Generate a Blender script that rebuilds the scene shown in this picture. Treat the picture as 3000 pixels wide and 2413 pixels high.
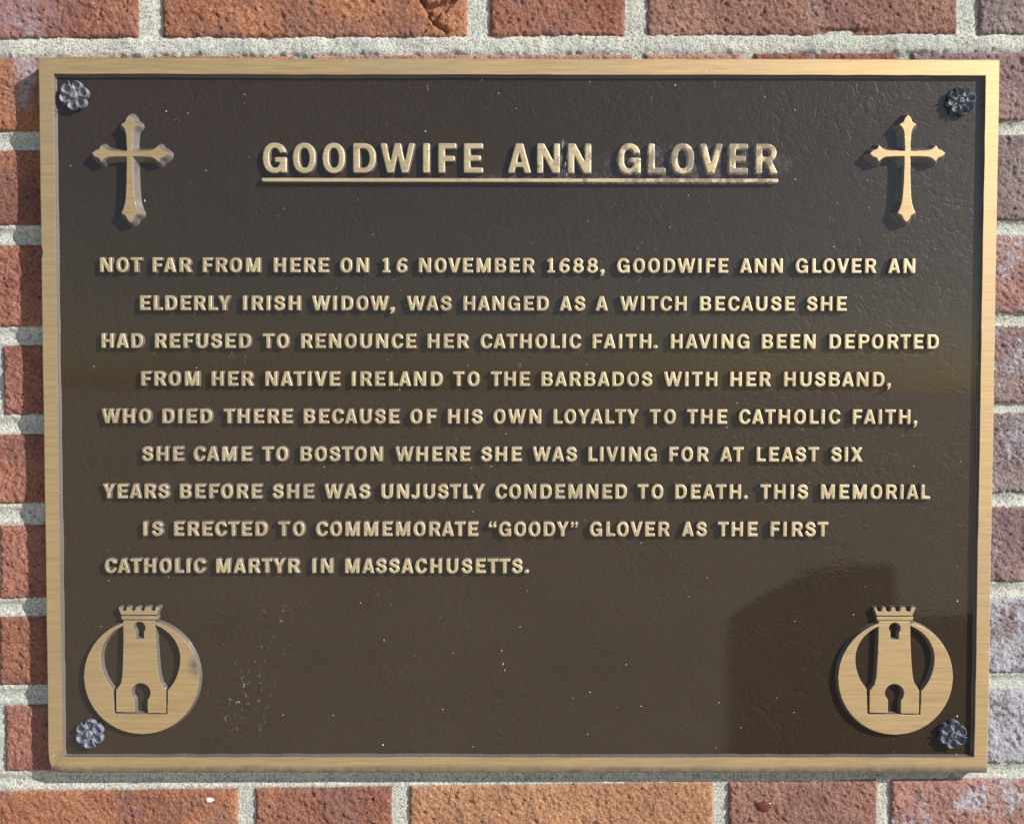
import bpy, math, random
import numpy as np
from mathutils import Vector, Matrix
from mathutils.geometry import delaunay_2d_cdt

# ------------------------------------------------------------------ camera, sky, sun, exposure
for o in list(bpy.data.objects): bpy.data.objects.remove(o)
S = bpy.context.scene
COL = S.collection
MM = 0.001
def rad(a): return math.radians(a)

cam = bpy.data.cameras.new('camera'); camo = bpy.data.objects.new('camera', cam); COL.objects.link(camo)
def pose(pitch, yaw, roll):
    Rz = Matrix.Rotation(yaw, 3, 'Z'); Rx = Matrix.Rotation(pitch, 3, 'X'); Ry = Matrix.Rotation(roll, 3, 'Y')
    return Rz @ Rx @ Ry @ Matrix.Rotation(rad(90), 3, 'X')
camo.matrix_world = Matrix.Translation((-0.005746, -0.559399, 0.020334)) @ pose(-0.027227, -0.001951, -0.001258).to_4x4()
cam.sensor_width = 36.0; cam.lens = 28.8; cam.clip_start = 0.01; cam.clip_end = 3000
S.camera = camo

SUN = Vector((2.0, -1.0, 1.22)).normalized()          # direction from the wall towards the sun
W = bpy.data.worlds.new("World"); S.world = W; W.use_nodes = True
wn = W.node_tree.nodes; wl = W.node_tree.links
sky = wn.new('ShaderNodeTexSky'); sky.sky_type = 'NISHITA'; sky.sun_disc = False
sky.sun_elevation = math.asin(SUN.z); sky.sun_rotation = math.atan2(SUN.x, SUN.y)
sky.air_density = 1.0; sky.dust_density = 0.7; sky.ozone_density = 1.0
wl.new(sky.outputs[0], wn['Background'].inputs[0]); wn['Background'].inputs[1].default_value = 0.078
sun = bpy.data.lights.new('sun', 'SUN'); sun.energy = 5.0; sun.angle = rad(0.5); sun.color = (1.0, 0.96, 0.90)
so = bpy.data.objects.new('sun', sun); COL.objects.link(so)
so.rotation_euler = SUN.to_track_quat('Z', 'Y').to_euler(); so.location = SUN * 3
S.view_settings.view_transform = 'Standard'; S.view_settings.look = 'None'
S.view_settings.exposure = 0.55; S.view_settings.gamma = 1.0
S.render.engine = 'CYCLES'

rng = np.random.default_rng(7)

# ------------------------------------------------------------------ helpers
def mesh_obj(name, verts, faces, mats, parent=None, fmat=None, smooth=False):
    me = bpy.data.meshes.new(name)
    me.from_pydata([tuple(map(float, v)) for v in verts], [], [tuple(map(int, f)) for f in faces])
    for m in (mats if isinstance(mats, (list, tuple)) else [mats]): me.materials.append(m)
    if fmat is not None: me.polygons.foreach_set('material_index', np.asarray(fmat, dtype=np.int32))
    if smooth: me.polygons.foreach_set('use_smooth', np.ones(len(me.polygons), dtype=bool))
    me.update()
    return link(name, me, parent)
def link(name, me, parent=None):
    o = bpy.data.objects.new(name, me); COL.objects.link(o)
    if parent is not None: o.parent = parent
    return o
def grid_mesh(name, X, Y, Z, mat, smooth=True):
    """X,Y,Z 2D arrays -> mesh datablock (fast)"""
    n, m = X.shape
    co = np.stack([X, Y, Z], -1).reshape(-1, 3).astype(np.float32)
    i = np.arange(n * m).reshape(n, m)
    q = np.stack([i[:-1, :-1], i[:-1, 1:], i[1:, 1:], i[1:, :-1]], -1).reshape(-1, 4).astype(np.int32)
    me = bpy.data.meshes.new(name)
    me.vertices.add(len(co)); me.vertices.foreach_set('co', co.ravel())
    me.loops.add(q.size); me.loops.foreach_set('vertex_index', q.ravel())
    me.polygons.add(len(q)); me.polygons.foreach_set('loop_start', np.arange(0, q.size, 4, dtype=np.int32))
    me.update(calc_edges=True); me.validate()
    if smooth: me.polygons.foreach_set('use_smooth', np.ones(len(me.polygons), dtype=bool))
    me.materials.append(mat)
    return me
def vnoise(x, y, seed=0):
    """smooth value noise in [-1,1]"""
    xi = np.floor(x).astype(np.int64); yi = np.floor(y).astype(np.int64)
    fx = x - xi; fy = y - yi
    fx = fx * fx * fx * (fx * (fx * 6 - 15) + 10); fy = fy * fy * fy * (fy * (fy * 6 - 15) + 10)
    def h(a, b):
        n = (a * 374761393 + b * 668265263 + seed * 1442695041) & 0xFFFFFFFF
        n = ((n ^ (n >> 13)) * 1274126177) & 0xFFFFFFFF
        n = n ^ (n >> 16)
        return (n & 0xFFFF) / 32767.5 - 1.0
    return (h(xi, yi) * (1 - fx) + h(xi + 1, yi) * fx) * (1 - fy) + (h(xi, yi + 1) * (1 - fx) + h(xi + 1, yi + 1) * fx) * fy
def fbm(x, y, oct=4, seed=0):
    a = 1.0; s = 0; r = 0
    for k in range(oct):
        r = r + a * vnoise(x, y, seed + 17 * k); s += a; a *= 0.5; x = x * 2.03 + 5.1; y = y * 2.03 + 9.7
    return r / s

# ------------------------------------------------------------------ node helpers
class NT:
    def __init__(self, name):
        self.m = bpy.data.materials.new(name); self.m.use_nodes = True
        self.t = self.m.node_tree; self.n = self.t.nodes; self.l = self.t.links
        self.p = self.n['Principled BSDF']
        g = self.n.new('ShaderNodeNewGeometry'); self.pos = g.outputs['Position']
    def set(self, sock, v):
        if isinstance(v, bpy.types.NodeSocket): self.l.new(v, sock)
        elif isinstance(v, (tuple, list)) and len(v) == 3 and sock.type == 'RGBA': sock.default_value = (*v, 1)
        else: sock.default_value = v
    def P(self, **k):
        for a, v in k.items(): self.set(self.p.inputs[a.replace('_', ' ')], v)
    def math(self, op, a, b=None, c=None, clamp=False):
        n = self.n.new('ShaderNodeMath'); n.operation = op; n.use_clamp = clamp
        for i, v in enumerate((a, b, c)):
            if v is not None: self.set(n.inputs[i], v)
        return n.outputs[0]
    def vec(self, scale=(1, 1, 1), off=(0, 0, 0), src=None, rot=(0, 0, 0)):
        n = self.n.new('ShaderNodeMapping'); self.set(n.inputs['Vector'], src or self.pos)
        n.inputs['Scale'].default_value = scale; n.inputs['Location'].default_value = off; n.inputs['Rotation'].default_value = rot
        return n.outputs[0]
    def noise(self, scale, v=None, detail=3, rough=0.5, dist=0.0, typ='FBM', col=False):
        n = self.n.new('ShaderNodeTexNoise'); n.noise_type = typ
        self.set(n.inputs['Vector'], v or self.pos); self.set(n.inputs['Scale'], scale)
        n.inputs['Detail'].default_value = detail; n.inputs['Roughness'].default_value = rough; n.inputs['Distortion'].default_value = dist
        return n.outputs['Color' if col else 'Fac']
    def vor(self, scale, v=None, feat='F1', out='Distance', rnd=1.0):
        n = self.n.new('ShaderNodeTexVoronoi'); n.feature = feat
        self.set(n.inputs['Vector'], v or self.pos); self.set(n.inputs['Scale'], scale); n.inputs['Randomness'].default_value = rnd
        return n.outputs[out]
    def ramp(self, f, a, b, lo=0.0, hi=1.0, smooth=True):
        n = self.n.new('ShaderNodeMapRange'); n.interpolation_type = 'SMOOTHSTEP' if smooth else 'LINEAR'
        self.set(n.inputs[0], f)
        for i, v in zip((1, 2, 3, 4), (a, b, lo, hi)): self.set(n.inputs[i], v)
        return n.outputs[0]
    def mix(self, f, a, b, mode='MIX'):
        n = self.n.new('ShaderNodeMix'); n.data_type = 'RGBA'; n.blend_type = mode
        self.set(n.inputs[0], f); self.set(n.inputs[6], a); self.set(n.inputs[7], b)
        return n.outputs[2]
    def add(self, *a):
        r = a[0]
        for b in a[1:]: r = self.math('ADD', r, b)
        return r
    def mul(self, *a):
        r = a[0]
        for b in a[1:]: r = self.math('MULTIPLY', r, b)
        return r
    def bump(self, h, dist, strength=1.0, normal=None):
        n = self.n.new('ShaderNodeBump'); self.set(n.inputs['Height'], h); n.inputs['Distance'].default_value = dist
        n.inputs['Strength'].default_value = strength
        if normal is not None: self.l.new(normal, n.inputs['Normal'])
        return n.outputs[0]
    def xyz(self):
        n = self.n.new('ShaderNodeSeparateXYZ'); self.l.new(self.pos, n.inputs[0]); return n.outputs
    def spot(self, x, z, rx, rz, soft=0.6):
        """1 inside an ellipse at world (x,z), falling to 0 outside"""
        c = self.xyz()
        dx = self.math('DIVIDE', self.math('SUBTRACT', c[0], x), rx); dz = self.math('DIVIDE', self.math('SUBTRACT', c[2], z), rz)
        d = self.math('SQRT', self.add(self.mul(dx, dx), self.mul(dz, dz)))
        return self.ramp(d, 1.0 + soft, 1.0 - soft)

# ------------------------------------------------------------------ materials
def dropping_mask(k):
    # pale streaks run down between the two Ns of the title
    st = k.noise(1.0, k.vec((1300, 1, 110)), 3, 0.6)
    m = k.mul(k.ramp(st, 0.52, 0.66), k.spot(0.0295, 0.172, 0.0040, 0.012, 0.4))
    return m

def mat_lacquer(name, walls=False, crust=False):
    k = NT(name)
    # crumpled leather-like skin of the lacquer: crossing creases of several sizes
    warp = k.noise(22, None, 3, 0.6, col=True)
    n = k.n.new('ShaderNodeVectorMath'); n.operation = 'MULTIPLY_ADD'
    k.l.new(warp, n.inputs[0]); n.inputs[1].default_value = (0.03, 0.03, 0.03); k.l.new(k.pos, n.inputs[2]); wp = n.outputs[0]
    def crease(scale, sc, rot, wd=0.05):
        v = k.vec(sc, (0.3 * rot, 0, 0.7), wp, (0, rot, 0))
        f = k.noise(scale, v, 2.5, 0.55, 0.3)
        a = k.math('ABSOLUTE', k.math('SUBTRACT', f, 0.5))
        return k.ramp(a, 0.0, wd)
    c1 = crease(80, (0.6, 1, 1), 0.5); c2 = crease(85, (0.5, 1, 1), -0.4); c3 = crease(190, (0.6, 1, 1), 0.2, 0.08); c4 = crease(150, (1, 1, 0.6), 0.5, 0.07)
    patch = k.ramp(k.noise(9, None, 3, 0.6), 0.42, 0.62)
    patch2 = k.ramp(k.noise(13, k.vec(off=(3, 1, 2)), 3, 0.6), 0.40, 0.60)
    patch = k.ramp(patch, 0.0, 1.0, 0.35, 0.9, False); patch2 = k.ramp(patch2, 0.0, 1.0, 0.35, 0.9, False)
    h = k.add(k.mul(c1, patch, 0.9), k.mul(c2, patch2, 0.8), k.mul(c3, patch, 0.55), k.mul(c4, patch2, 0.5))
    hc = h
    fine = k.noise(900, k.vec((1, 1, 1.3)), 3, 0.65)
    h = k.add(h, k.mul(fine, 0.9), k.mul(k.noise(60, None, 6, 0.7), 2.6))
    # crater pits and grit
    vd = k.vor(150); vc = k.vor(150, out='Color')
    sep = k.n.new('ShaderNodeSeparateColor'); k.l.new(vc, sep.inputs[0])
    sel = k.math('GREATER_THAN', sep.outputs[0], 0.935)
    grit = k.mul(k.ramp(vd, 0.12, 0.05), sel)
    h = k.add(h, k.mul(grit, 2.2))
    nb = k.bump(h, 0.00019, 0.85)
    low = k.noise(6, None, 4, 0.6); red = k.ramp(k.noise(14, k.vec(off=(5, 5, 5)), 4, 0.6), 0.5, 0.75)
    c = k.mix(low, (0.0285, 0.0185, 0.0098), (0.0370, 0.0250, 0.0150)) if not walls else k.mix(low, (0.075, 0.070, 0.071), (0.155, 0.143, 0.145))  # edge walls: same lacquer painted paler, standing in for sky glints
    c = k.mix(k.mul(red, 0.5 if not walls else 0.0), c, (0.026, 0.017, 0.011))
    c = k.mix(k.mul(k.ramp(fine, 0.5, 0.8), 0.18), c, (0.085, 0.075, 0.062))
    # pale dust grains
    vd2 = k.vor(230, k.vec(off=(1, 2, 3))); vc2 = k.vor(230, k.vec(off=(1, 2, 3)), out='Color')
    sp2 = k.n.new('ShaderNodeSeparateColor'); k.l.new(vc2, sp2.inputs[0])
    dust = k.mul(k.ramp(vd2, 0.13, 0.05), k.math('GREATER_THAN', sp2.outputs[1], 0.992), k.ramp(sp2.outputs[2], 0.0, 1.0, 0.2, 1.0))
    # hairline scratches, gathered in the rubbed spots of the photograph
    ln = k.vor(70, k.vec((1, 1, 0.55), src=wp), 'DISTANCE_TO_EDGE'); ln = k.ramp(ln, 0.02, 0.004)
    ln2 = k.vor(150, k.vec((1, 1, 0.4), (2, 0, 1), wp), 'DISTANCE_TO_EDGE'); ln2 = k.ramp(ln2, 0.03, 0.005)
    brk = k.ramp(k.noise(380, None, 2), 0.55, 0.7)
    rub = k.math('MAXIMUM', k.mul(k.spot(-0.183, -0.192, 0.020, 0.022, 0.5), 0.8), k.mul(k.spot(-0.165, -0.14, 0.02, 0.03, 0.7), 0.35))
    scr = k.mul(k.math('MAXIMUM', ln, ln2), brk, k.ramp(rub, 0.0, 1.0))
    scr = k.add(scr, k.mul(ln, k.ramp(k.noise(30, k.vec(off=(9, 2, 4)), 2), 0.62, 0.72), brk, 0.5))
    c = k.mix(k.math('MINIMUM', k.add(k.mul(scr, 0.45), k.mul(dust, 0.9)), 1.0), c, (0.55, 0.54, 0.52))
    # grey bloom and tan dirt round the right half of the title
    bl = k.math('MAXIMUM', k.spot(0.118, 0.171, 0.060, 0.0125, 0.25), k.mul(k.spot(0.03, 0.161, 0.06, 0.0035, 0.6), 1.0))
    bn = k.noise(260, None, 5, 0.7)
    c = k.mix(k.mul(bl, k.ramp(bn, 0.40, 0.64), 0.65), c, (0.105, 0.10, 0.105))
    c = k.mix(k.mul(bl, k.ramp(k.noise(420, k.vec(off=(4, 4, 4)), 4, 0.7), 0.58, 0.70), 0.6), c, (0.30, 0.26, 0.22))
    if crust: c = k.mix(k.mul(k.ramp(k.xyz()[0], 0.0, 0.06), k.ramp(k.noise(480, None, 4, 0.7), 0.42, 0.56), 0.8), c, (0.50, 0.47, 0.42))
    dr = dropping_mask(k)
    c = k.mix(k.math('MINIMUM', k.mul(dr, 1.1), 1.0), c, (0.6, 0.66, 0.7))
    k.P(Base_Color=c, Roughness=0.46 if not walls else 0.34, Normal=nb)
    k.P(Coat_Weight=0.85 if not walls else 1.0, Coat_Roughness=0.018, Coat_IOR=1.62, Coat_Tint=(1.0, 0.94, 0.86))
    k.P(Specular_IOR_Level=0.10, Coat_Normal=k.bump(k.add(hc, k.mul(fine, 0.4)), 0.00010, 0.045))
    return k.m

def mat_brass(name, tarnish=0.0, pale=False):
    k = NT(name)
    s1 = k.noise(1.0, k.vec((34, 60, 1900)), 4, 0.6); s2 = k.noise(1.0, k.vec((110, 60, 4200), (3, 0, 1)), 3, 0.6)
    s3 = k.noise(1.0, k.vec((9, 5, 420), (7, 0, 2)), 3, 0.6)
    st = k.add(k.mul(s1, 0.5), k.mul(s2, 0.3), k.mul(s3, 0.2))
    c = k.mix(k.ramp(st, 0.30, 0.70), (0.41, 0.28, 0.14), (0.63, 0.455, 0.235))
    if pale:
        c = k.mix(k.ramp(st, 0.30, 0.70), (0.50, 0.395, 0.225), (0.72, 0.60, 0.37))
        rnd = k.n.new('ShaderNodeObjectInfo').outputs['Random']
        c = k.mix(k.ramp(rnd, 0.5, 1.0, 0.0, 0.45), c, (0.44, 0.35, 0.22))
        c = k.mix(k.ramp(k.noise(300, None, 4, 0.7), 0.55, 0.72, 0.0, 0.75), c, (0.20, 0.15, 0.10))
    warmp = k.ramp(k.noise(11, k.vec(off=(3, 3, 3)), 3), 0.4, 0.65)
    c = k.mix(k.mul(warmp, 0.25), c, (0.40, 0.32, 0.22))
    blot = k.ramp(k.noise(35, None, 4, 0.6), 0.45, 0.75)
    c = k.mix(k.mul(blot, 0.25), c, (0.50, 0.35, 0.19))
    ob = k.noise(170, None, 4, 0.65)
    dk = k.ramp(ob, 0.66, 0.74)
    # scorched spot on the rim of the left emblem
    dk2 = k.mul(k.spot(-0.2175, -0.166, 0.0050, 0.0062, 0.7), k.ramp(s1, 0.30, 0.55))
    # grime along the bottom edge of the border
    z = k.xyz()[2]
    low = k.mul(k.ramp(k.add(z, k.mul(k.noise(40, None, 4), 0.004)), -0.2300, -0.2352), 0.85)
    d = k.math('MAXIMUM', k.mul(dk, 0.5), k.math('MAXIMUM', dk2, low))
    if tarnish:
        tn = k.noise(110, None, 5, 0.6)
        xx = k.xyz()[0]
        grow = k.ramp(xx, -0.02, 0.09, 0.0, tarnish)
        t2 = k.mul(k.ramp(k.add(k.mul(tn, 0.6), k.mul(k.noise(1.0, k.vec((150, 1, 45), (5, 0, 0)), 3, 0.5), 0.4), k.mul(grow, 0.10)), 0.565, 0.615), k.ramp(grow, 0.0, 0.1))
        d = k.math('MAXIMUM', d, k.mul(t2, 0.7))
    c = k.mix(d, c, k.mix(k.ramp(ob, 0.35, 0.65), (0.06, 0.05, 0.045), (0.16, 0.12, 0.09)))
    vd = k.vor(210); vc = k.vor(210, out='Color'); sp = k.n.new('ShaderNodeSeparateColor'); k.l.new(vc, sp.inputs[0])
    nick = k.mul(k.ramp(vd, 0.14, 0.05), k.math('GREATER_THAN', sp.outputs[0], 0.985))
    c = k.mix(k.mul(nick, 0.8), c, (0.85, 0.8, 0.7))
    if tarnish: c = k.mix(k.math('MINIMUM', k.mul(dropping_mask(k), 0.9), 1.0), c, (0.6, 0.66, 0.7))
    k.P(Base_Color=c, Metallic=k.math('SUBTRACT', 0.66, k.mul(d, 0.6)), Roughness=k.ramp(st, 0.3, 0.7, 0.50, 0.62))
    k.P(Normal=k.bump(st, 0.00009, 0.8))
    return k.m

def mat_rosette():
    k = NT('weathered_lead')
    n1 = k.noise(500, None, 5, 0.65)
    c = k.mix(k.ramp(n1, 0.35, 0.7), (0.07, 0.074, 0.084), (0.165, 0.172, 0.19))
    oi = k.n.new('ShaderNodeObjectInfo')
    c = k.mix(1.0, c, oi.outputs['Color'], 'MULTIPLY')
    k.P(Base_Color=c, Metallic=0.1, Roughness=0.6, Normal=k.bump(n1, 0.00005, 0.6))
    return k.m

def mat_brick():
    k = NT('fired_clay')
    oi = k.n.new('ShaderNodeObjectInfo'); tint = oi.outputs['Color']; eff = oi.outputs['Alpha']
    off = k.n.new('ShaderNodeVectorMath'); off.operation = 'ADD'; k.l.new(k.pos, off.inputs[0])
    cx = k.n.new('ShaderNodeCombineXYZ'); k.l.new(oi.outputs['Random'], cx.inputs[1]); k.l.new(cx.outputs[0], off.inputs[1]); v = off.outputs[0]
    big = k.noise(18, v, 4, 0.6); mid = k.noise(70, v, 5, 0.65)
    grain = k.noise(520, k.vec((1, 1, 1), src=v, rot=(0, 0.5, 0)), 4, 0.75, 0.4); grain2 = k.noise(1500, v, 3, 0.7)
    dark = k.mix(1.0, tint, (0.80, 0.72, 0.72), 'MULTIPLY')
    warm = k.mix(1.0, tint, (1.22, 1.2, 1.1), 'MULTIPLY')
    c = k.mix(k.ramp(big, 0.35, 0.65), dark, warm)
    c = k.mix(k.mul(k.ramp(mid, 0.35, 0.7), 0.65), c, tint)
    c = k.mix(k.mul(k.ramp(grain, 0.53, 0.38), 0.8), c, k.mix(1.0, c, (0.48, 0.40, 0.38), 'MULTIPLY'))
    c = k.mix(k.mul(k.ramp(grain, 0.54, 0.68), 0.35), c, (0.50, 0.40, 0.36))
    c = k.mix(k.mul(k.ramp(grain2, 0.55, 0.75), 0.35), c, (0.5, 0.42, 0.36))
    # purple-grey kiln flash
    fl = k.ramp(k.noise(24, k.vec(off=(2, 7, 3), src=v), 4, 0.6), 0.52, 0.70)
    c = k.mix(k.mul(fl, 0.45), c, (0.23, 0.15, 0.15))
    c = k.mix(k.mul(k.spot(-0.338, 0.278, 0.030, 0.030, 0.5), k.ramp(mid, 0.3, 0.6), 0.8), c, (0.42, 0.26, 0.28))
    # efflorescence: white salts sitting on the high grain
    en = k.add(k.mul(k.noise(38, k.vec(off=(1, 3, 8), src=v), 5, 0.65), 0.5), k.mul(k.noise(330, v, 5, 0.75), 0.5))
    sp0 = k.math('MAXIMUM', k.spot(-0.335, 0.275, 0.022, 0.03, 0.6), k.math('MAXIMUM', k.spot(-0.336, 0.232, 0.012, 0.03, 0.7), k.spot(0.325, -0.262, 0.035, 0.02, 0.6)))
    eff = k.math('MAXIMUM', eff, k.mul(sp0, 0.8))
    thr = k.math('SUBTRACT', 0.72, k.mul(eff, 0.32))
    em = k.ramp(en, thr, k.math('ADD', thr, 0.07))
    c = k.mix(k.mul(em, 0.8, k.ramp(eff, 0.0, 0.15)), c, k.mix(k.ramp(k.xyz()[0], 0.1, 0.25), (0.52, 0.46, 0.49), (0.60, 0.61, 0.68)))
    at = k.n.new('ShaderNodeAttribute'); at.attribute_name = 'rim'
    rm = k.ramp(k.add(at.outputs['Fac'], k.mul(k.noise(260, v, 4, 0.7), 0.9)), 0.95, 1.08)
    c = k.mix(k.mul(rm, 0.85), c, (0.50, 0.49, 0.43))
    # whitish run-off stripe crossing the upper courses
    x = k.xyz()[0]
    sm = k.mul(k.ramp(k.xyz()[2], 0.2, 0.21), k.ramp(x, 0.1925, 0.1955), k.ramp(x, 0.2070, 0.2040), k.ramp(k.noise(330, None, 4, 0.7), 0.46, 0.60))
    c = k.mix(k.mul(sm, 0.6), c, (0.42, 0.40, 0.40))
    # black pores
    pv = k.vor(240, k.vec((1, 1, 1.2), src=v)); pc = k.vor(240, k.vec((1, 1, 1.2), src=v), out='Color')
    sp = k.n.new('ShaderNodeSeparateColor'); k.l.new(pc, sp.inputs[0])
    pore = k.mul(k.ramp(pv, 0.30, 0.12), k.math('GREATER_THAN', sp.outputs[0], 0.955))
    c = k.mix(k.mul(pore, 0.65), c, (0.03, 0.02, 0.02))
    h = k.add(k.mul(grain, 1.0), k.mul(mid, 1.2), k.mul(grain2, 0.35), k.mul(pore, -1.3), k.mul(em, 0.15))
    k.P(Base_Color=c, Roughness=0.9, Specular_IOR_Level=0.08, Normal=k.bump(h, 0.0034, 1.0))
    return k.m

def mat_mortar():
    k = NT('lime_mortar')
    g1 = k.noise(650, None, 4, 0.7); g2 = k.noise(60, None, 5, 0.6); x = k.xyz()[0]
    c = k.mix(g2, (0.52, 0.53, 0.47), (0.80, 0.78, 0.66))
    c = k.mix(k.mul(k.ramp(g1, 0.54, 0.38), 0.85), c, (0.20, 0.21, 0.20))
    c = k.mix(k.ramp(k.noise(160, None, 4, 0.7), 0.5, 0.66, 0.0, 0.5), c, (0.36, 0.39, 0.37))
    gr = k.mul(k.ramp(k.noise(24, k.vec(off=(1, 1, 5)), 4), 0.48, 0.66), k.ramp(x, -0.1, 0.2))
    c = k.mix(k.mul(gr, 0.35), c, (0.42, 0.47, 0.36))
    c = k.mix(k.mul(k.ramp(k.noise(12, k.vec(off=(8, 1, 5)), 3), 0.45, 0.7), 0.4), c, (0.44, 0.46, 0.47))
    sm = k.mul(k.ramp(k.xyz()[2], 0.2, 0.21), k.ramp(x, 0.1925, 0.1955), k.ramp(x, 0.2070, 0.2040), k.ramp(g1, 0.42, 0.6))
    c = k.mix(k.mul(sm, 0.5), c, (0.33, 0.36, 0.38))
    h = k.add(g1, k.mul(g2, 0.8), k.mul(k.noise(1800, None, 2), 0.4))
    k.P(Base_Color=c, Roughness=0.95, Specular_IOR_Level=0.2, Normal=k.bump(h, 0.0020, 0.9))
    return k.m

def mat_plain(name, a, b, scale, rough=0.8, bump=0.0):
    k = NT(name); n1 = k.noise(scale, None, 6, 0.65)
    k.P(Base_Color=k.mix(k.ramp(n1, 0.3, 0.7), a, b), Roughness=rough)
    if bump: k.P(Normal=k.bump(n1, bump))
    return k.m

M_LAC = mat_lacquer('dark_brown_lacquer'); M_WALL = mat_lacquer('lacquered_edge', True)
M_CRUST = mat_lacquer('crusted_edge', True, True); M_BRASS = mat_brass('brushed_bronze'); M_TITLE = mat_brass('tarnished_bronze', 1.0, True); M_LETTER = mat_brass('pale_worn_bronze', 0.0, True)
M_ROS = mat_rosette(); M_BRICK = mat_brick(); M_MORT = mat_mortar()

# ------------------------------------------------------------------ the brick wall
wall = bpy.data.objects.new('brick_wall', None); COL.objects.link(wall)
TILT = 0.008; wall.rotation_euler = (-TILT, 0, 0); wall.location = (0, 0, 0)   # the old wall leans out a little towards its foot
wall.location.y = -0.0005; wall.scale = (0.998, 1, 0.998)
wall['label'] = 'old red brick wall with pale mortar joints behind the bronze plaque'; wall['category'] = 'wall'

# bed joints: (bottom edge of brick above, top edge of brick below) in mm at x=-340 and x=+335
J = [((322, 312), (327, 318)), ((255.9, 246.3), (260.2, 251.2)), ((193.6, 183.6), (202.2, 195.3)), ((130.3, 119.7), (134.6, 127.3)),
     ((61.5, 51.5), (71.3, 65.7)), ((1.3, -9.2), (10.5, 5.9)), ((-59.2, -71.4), (-51.3, -57.9)), ((-124.4, -134.3), (-112.5, -121.5)),
     ((-184.2, -195.6), (-175.5, -184.6)), ((-243.5, -255.0), (-238.4, -245.8)), ((-309, -318), (-306, -315))]
def jz(i, x, side):
    l, r = J[i]; t = (x + 340) / 675
    return l[side] + (r[side] - l[side]) * t
# per course: list of (x0, x1, (r,g,b), efflorescence)
def sc(r, g, b): return tuple(((c / 255) / 12.92 if c < 10 else (((c / 255) + 0.055) / 1.055) ** 2.4) for c in (r, g, b))
OR = sc(188, 132, 102); RD = sc(170, 118, 100); BR = sc(172, 132, 118); PU = sc(164, 140, 142); TN = sc(200, 152, 118); PK = sc(194, 150, 140); DR = sc(180, 126, 110); GY = sc(158, 144, 146)
COURSES = [
 (1, [(-420, -256.4, RD, .30), (-242.8, -34.0, OR, .06), (-21.1, 72.8, RD, .05), (85.5, 298.0, BR, .08), (310.0, 440, GY, .25)]),
 (2, [(-440, -150, OR, .08), (-142, 78.0, PK, .25), (83.8, 153.0, PK, .2), (158.7, 258.2, RD, .12), (264.9, 440, PU, .55)]),
 (3, [(-440, -240, RD, .08), (-232, -20, RD, .1), (-12, 200, BR, .1), (208, 440, GY, .5)]),
 (4, [(-470, -300, DR, .05), (-292, -80, RD, .1), (-72, 130, RD, .1), (138, 240, BR, .1), (248, 440, PK, .65)]),
 (5, [(-450, -358, GY, .3), (-353.2, -240, DR, .14), (-230, -20, RD, .1), (-12, 190, BR, .1), (198, 440, PU, .6)]),
 (6, [(-440, -230, DR, .06), (-220, -10, RD, .1), (0, 200, BR, .1), (210, 440, GY, .7)]),
 (7, [(-470, -362, BR, .1), (-356.8, -130, DR, .12), (-120, 90, RD, .1), (100, 300, BR, .1), (309, 440, PU, .55)]),
 (8, [(-460, -364, GY, .2), (-357.8, -250, RD, .08), (-240, -30, RD, .1), (-20, 190, BR, .1), (200, 440, GY, .85)]),
 (9, [(-450, -362, GY, .2), (-354.4, -240, DR, .05), (-230, -20, RD, .1), (-10, 200, BR, .1), (210, 440, GY, .80)]),
 (10, [(-400, -192.0, OR, .04), (-182.6, -85.8, RD, .06), (-76.3, 135.6, TN, .05), (143.6, 248.9, BR, .20), (255.8, 440, PK, .60)])]
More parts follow.
